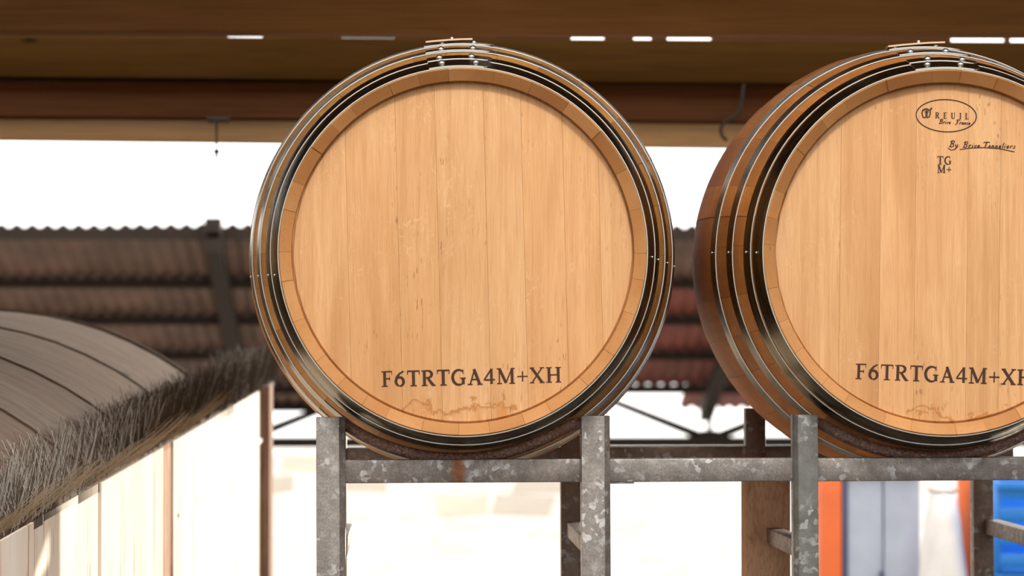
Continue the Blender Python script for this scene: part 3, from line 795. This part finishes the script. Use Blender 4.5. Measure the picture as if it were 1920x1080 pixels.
wp = NT('wire_copper').out((.45, .31, .25), .45, .2)
def lean_up(rn, t):
    s_ = rn.choice((-1, 1, 1)); a_ = math.radians(rn.gauss(0, 6)+(-24 if s_ < 0 else 10)); l_ = rn.uniform(.08, .118)
    return Vector((math.sin(a_)*l_, rn.uniform(-.01, .01), math.cos(a_)*l_))
def lean_right(rn, t):
    k = math.floor(t*17); rr = random.Random(k*31); a_ = math.radians(rr.uniform(44, 56)+rn.gauss(0, 2)); l_ = rr.uniform(.085, .125)*rn.uniform(.85, 1.05)
    return Vector((math.sin(a_)*l_, rn.uniform(-.01, .01), math.cos(a_)*l_))
bristles('wire_bristles', 'grey crossing wires', 1500, 3, [wg, wd], lean_up, (-.35, 1.02), lambda r: r.choice((-.055, -.03, -.028, 0)), .0006)
bristles('wire_bristles', 'tan wires leaning right', 420, 4, [wt, wt, wp], lean_right, (-.35, .55), lambda r: r.uniform(-.03, .0), .0006)
bristles('wire_bristles', 'dense wires at the far end, shade put into their dark colour', 2600, 5, [wd], lambda rn, t: Vector((rn.uniform(-.03, .04), 0, rn.uniform(.05, .10))), (.32, 1.08), lambda r: r.uniform(-.06, .0), .0011)  # dark wire colour also carries the shade of the far end
# batten holding the bristles; its near-black colour stands in for shade beneath them
V = []
for t in (-.5, 1.04):
    p = ledge(t)-lean.location
    for s0, dz in ((-.002, -.012), (-.002, -.002), (-.07, -.002), (-.07, -.012)): V.append(p+side*s0+Vector((0, 0, dz)))
obj('eave_batten', V, [(0, 1, 2, 3), (4, 7, 6, 5), (0, 4, 5, 1), (1, 5, 6, 2), (2, 6, 7, 3), (3, 7, 4, 0)], M['shedwood'], lean)

# ------------------------------------------------------------------ open shed beyond
shed = empty('open_shed', (0, 18, 0)); tag(shed, 'open shed with a corrugated roof on dark trusses, out of focus behind the barrels', 'shed')
Z0 = P(960, 425, 16).z; SL = .27
def rz_(Y): return Z0 - SL*(Y-16)
rows = [16.0, 16.82, 17.50, 18.20, 18.92, 19.45]
pitch = .076; nw = 10
sheet_w = pitch*nw
def sheet_mesh(length, seed):
    V, Fc = [], []; n = nw*6+6
    for i in range(n+1):
        x = i*pitch/6; z = .011*math.cos(2*PI*i/6)
        V += [(x, 0, z), (x, length, z-SL*length), (x, 0, z-.0015), (x, length, z-SL*length-.0015)]
    for i in range(n):
        q = 4*i; Fc += [(q, q+4, q+5, q+1), (q+2, q+3, q+7, q+6)]
    me = bpy.data.meshes.new('corrugated_sheet'); me.from_pydata(V, [], Fc); me.update()
    me.polygons.foreach_set('use_smooth', [True]*len(me.polygons))
    return me
for r in range(5):
    ln = rows[r+1]-rows[r]+.05
    mb, mr = sheet_mesh(ln, r), sheet_mesh(ln, r); mb.materials.append(M['corr']); mr.materials.append(M['corr_red'])
    for c_ in range(18):
        xx = -5.2+c_*sheet_w
        if r == 4 and c_ in (8,): continue
        red = xx > .55 and (r > 0)
        o = bpy.data.objects.new('corrugated_sheet', mr if red else mb); C.objects.link(o); o.parent = shed
        o.location = (xx, rows[r]-18, rz_(rows[r])+.0035*(c_ % 2)+random.uniform(-.002, .002))
for Y in rows[:5]:
    zz = rz_(Y)-.014
    box('purlin', (-5.4, Y-18-.02, zz-.052), (8.4, Y-18+.03, zz), M['shedwood'], shed)
for X in (-3.68, -.955, 1.77, 4.5):
    V = []
    for Y in (15.86, 19.15):
        for dx in (-.036, .036):
            for dz in (-.075, -.17): V.append((X+dx, Y-18, rz_(Y)+dz))
    obj('rafter', V, [(0, 1, 3, 2), (4, 6, 7, 5), (0, 2, 6, 4), (1, 5, 7, 3), (0, 4, 5, 1), (2, 3, 7, 6)], M['shedwood'], shed)
    zt = rz_(18.9)-.12
    zb = P(0, 830, 18.9).z
    box('king_post', (X-.012, .88, zb), (X+.012, .93, zt), M['shedwood'], shed)
    for s_ in (-1, 1):
        a_ = Vector((X+s_*.04, .9, zb+.03)); b_ = Vector((X+s_*.62, .9, zb+.26))
        tube('brace', [a_, b_], [.027, .020], M['shedwood'], shed, seg=4)
    obj('gusset', [(X-.15, .87, zb), (X+.15, .87, zb), (X+.04, .87, zb+.07), (X-.04, .87, zb+.07), (X-.15, .95, zb), (X+.15, .95, zb), (X+.04, .95, zb+.07), (X-.04, .95, zb+.07)],
        [(0, 1, 2, 3), (7, 6, 5, 4), (0, 4, 5, 1), (1, 5, 6, 2), (2, 6, 7, 3), (3, 7, 4, 0)], M['shedwood'], shed)
    if X in (-3.68, 4.5): box('shed_post', (X-.06, .85, 0), (X+.06, .97, zb), M['shedwood'], shed)
box('tie_beam', (-5.4, .86, P(0, 840, 18.9).z), (8.4, .94, P(0, 820, 18.9).z), M['shedwood'], shed)
box('eave_beam', (-5.4, 1.36, P(0, 772, 19.4).z), (P(640, 0, 19.4).x, 1.44, P(0, 728, 19.4).z), M['shedwood'], shed)
# top cap bolt on the near rafter end
box('rafter_cap', (-.955-.045, -2.14, rz_(15.9)-.10), (-.955+.04, -2.05, rz_(15.9)+.010), M['shedwood'], shed, bev=.01)

# ------------------------------------------------------------------ stone wall far behind
wall = empty('stone_wall', (1.2, 24, 0)); tag(wall, 'sunlit pale rubble stone wall seen far off beneath the rack', 'wall')
mort = mat_plain('lime_mortar', (.90, .88, .84), .9)
hw = P(0, 843, 24).z
box('wall_core', (-14, .06, 0), (14, .5, hw), mort, wall)
sm_ = NT('field_stone'); rr = sm_.rnd()
sc_ = sm_.ramp(rr, [(0, (.90, .88, .84)), (.62, (.88, .85, .80)), (.84, (.74, .66, .56)), (.89, (.88, .84, .78)), (.94, (.58, .54, .48))], 'CONSTANT')
nn = sm_.noise(sm_.coords(), 7, 3)
M['stone'] = sm_.out(sm_.mix(sm_.ramp(nn, [(.3, .35), (.7, 0)]), sc_, (.6, .5, .38)), .9)
proto = []
for k in range(7):
    bm = bmesh.new(); add_box(bm, (-.5, -.06, -.5), (.5, .06, .5), 0, 0)
    bmesh.ops.bevel(bm, geom=list(bm.edges), offset=.05, segments=1, affect='EDGES')
    for v_ in bm.verts: v_.co += Vector((random.uniform(-.09, .09), random.uniform(-.01, .01), random.uniform(-.12, .12)))
    me = bpy.data.meshes.new('stone'); bm.to_mesh(me); bm.free(); me.materials.append(M['stone']); proto.append(me)
zz = 0
rn = random.Random(4)
while zz < hw-.08:
    hh = rn.uniform(.13, .21); xx = -2.6+rn.uniform(-.1, .1)
    if zz+hh > hw: hh = hw-zz
    while xx < 3.6:
        wv = rn.uniform(.22, .48)
        o = bpy.data.objects.new('stone', rn.choice(proto)); C.objects.link(o); o.parent = wall
        o.location = (xx+wv/2, .108, zz+hh/2+rn.uniform(-.01, .01)); o.scale = (wv-.012, 1, hh-.012); o.rotation_euler = (0, rn.uniform(-.06, .06), 0)
        xx += wv
    zz += hh

# ------------------------------------------------------------------ yard things at lower right
def gbox(name, x0, x1, y0, Y, d, mat, parent, bev=.004, zmin=0.0):
    o = box(name, (P(x0, 0, Y).x-parent.location.x, Y-parent.location.y, zmin), (P(x1, 0, Y).x-parent.location.x, Y+d-parent.location.y, P(0, y0, Y).z), mat, parent, bev=bev)
    return o
Yd = 11.0
orange = mat_plain('orange_paint', (.78, .15, .03), .5); pale = mat_plain('pale_grey_paint', (.42, .48, .56), .45); navy = mat_plain('navy_trim', (.07, .10, .19), .5)
ck = empty('steel_locker', (P(1640, 0, Yd).x, Yd, 0)); tag(ck, 'pale grey-blue two-door locker with an orange side, beyond the third upright', 'locker')
gbox('side_panel', 1537, 1576, 890, Yd-.02, .55, orange, ck)
gbox('frame_strip', 1577, 1586, 890, Yd-.01, .5, navy, ck)
d1 = gbox('door', 1587, 1652, 893, Yd, .5, pale, ck); d2 = gbox('door', 1655, 1722, 893, Yd, .5, pale, ck)
box('handle', (P(1646, 0, Yd).x-ck.location.x, -.03, .9), (P(1650, 0, Yd).x-ck.location.x, 0, 1.05), navy, d1, bev=.002)
gbox('cabinet_top', 1537, 1722, 886, Yd-.02, .56, pale, ck, zmin=P(0, 893, Yd).z)
sk = empty('white_sack', (P(1765, 0, 10.6).x, 10.6, 0)); tag(sk, 'bulging white sack between the grey locker and the blue crates', 'sack')
bm = bmesh.new(); bmesh.ops.create_uvsphere(bm, u_segments=28, v_segments=16, radius=1)
for v_ in bm.verts:
    n_ = v_.co.copy(); s1 = 1+.05*math.sin(5*n_.x+3*n_.z)+.04*math.sin(9*n_.z+4*n_.y)
    v_.co = Vector((math.copysign(abs(n_.x)**.7, n_.x)*.095*s1*(1-.25*max(0, n_.z)), math.copysign(abs(n_.y)**.7, n_.y)*.2*s1, (n_.z+1)*.5*(P(0, 905, 10.6).z)))
bmobj('sack_body', bm, mat_plain('white_woven', (.80, .78, .76), .8), sk, smooth=80)
tube('tie_cord', [Vector((.05*math.cos(t), .09*math.sin(t), P(0, 922, 10.6).z)) for t in [2*PI*i/16 for i in range(17)]], .004, mat_plain('brown_cord', (.3, .16, .1), .8), sk, 6)
op = empty('orange_barrier', (P(1815, 0, 10.8).x, 10.8, 0)); tag(op, 'narrow orange upright board beside the blue crates', 'board')
gbox('panel', 1796, 1822, 886, 10.8, .05, orange, op); gbox('base', 1786, 1834, 1640, 10.75, .15, orange, op)
gbox('edge_strip', 1822, 1830, 886, 10.8, .05, mat_plain('violet_trim', (.5, .45, .8), .5), op)
blue = mat_plain('blue_plastic', (.02, .24, .75), .35)
zt = P(0, 905, 10.4).z; hc = .30; nz_ = 5
for k in range(nz_):
    z1 = zt-k*hc; z0 = max(z1-hc+.004, 0)
    cr = empty('plastic_crate', (P(1960, 0, 10.4).x, 10.5, z0))
    place = ['topmost of the stack', 'second from the top', 'third from the top', 'fourth from the top', 'lowest of the stack'][k]
    tag(cr, 'bright blue slatted plastic crate at the lower right, '+place, 'crate', 'blue crates stacked at the lower right')
    wx = .155; hh = z1-z0
    for sx2 in (-1, 1): box('end_wall', (sx2*wx-.006, -.1, 0), (sx2*wx+.006, .3, hh), blue, cr, bev=.002)
    box('back_wall', (-wx, .29, 0), (wx, .30, hh), blue, cr); box('bottom', (-wx, -.1, 0), (wx, .3, .012), blue, cr)
    for q in range(4):
        z_a = hh*(.06+.25*q); box('slat', (-wx, -.108, z_a), (wx, -.098, z_a+hh*.15), blue, cr, bev=.001)
    box('rim', (-wx-.01, -.115, hh-.03), (wx+.01, -.098, hh-.002), blue, cr, bev=.003)
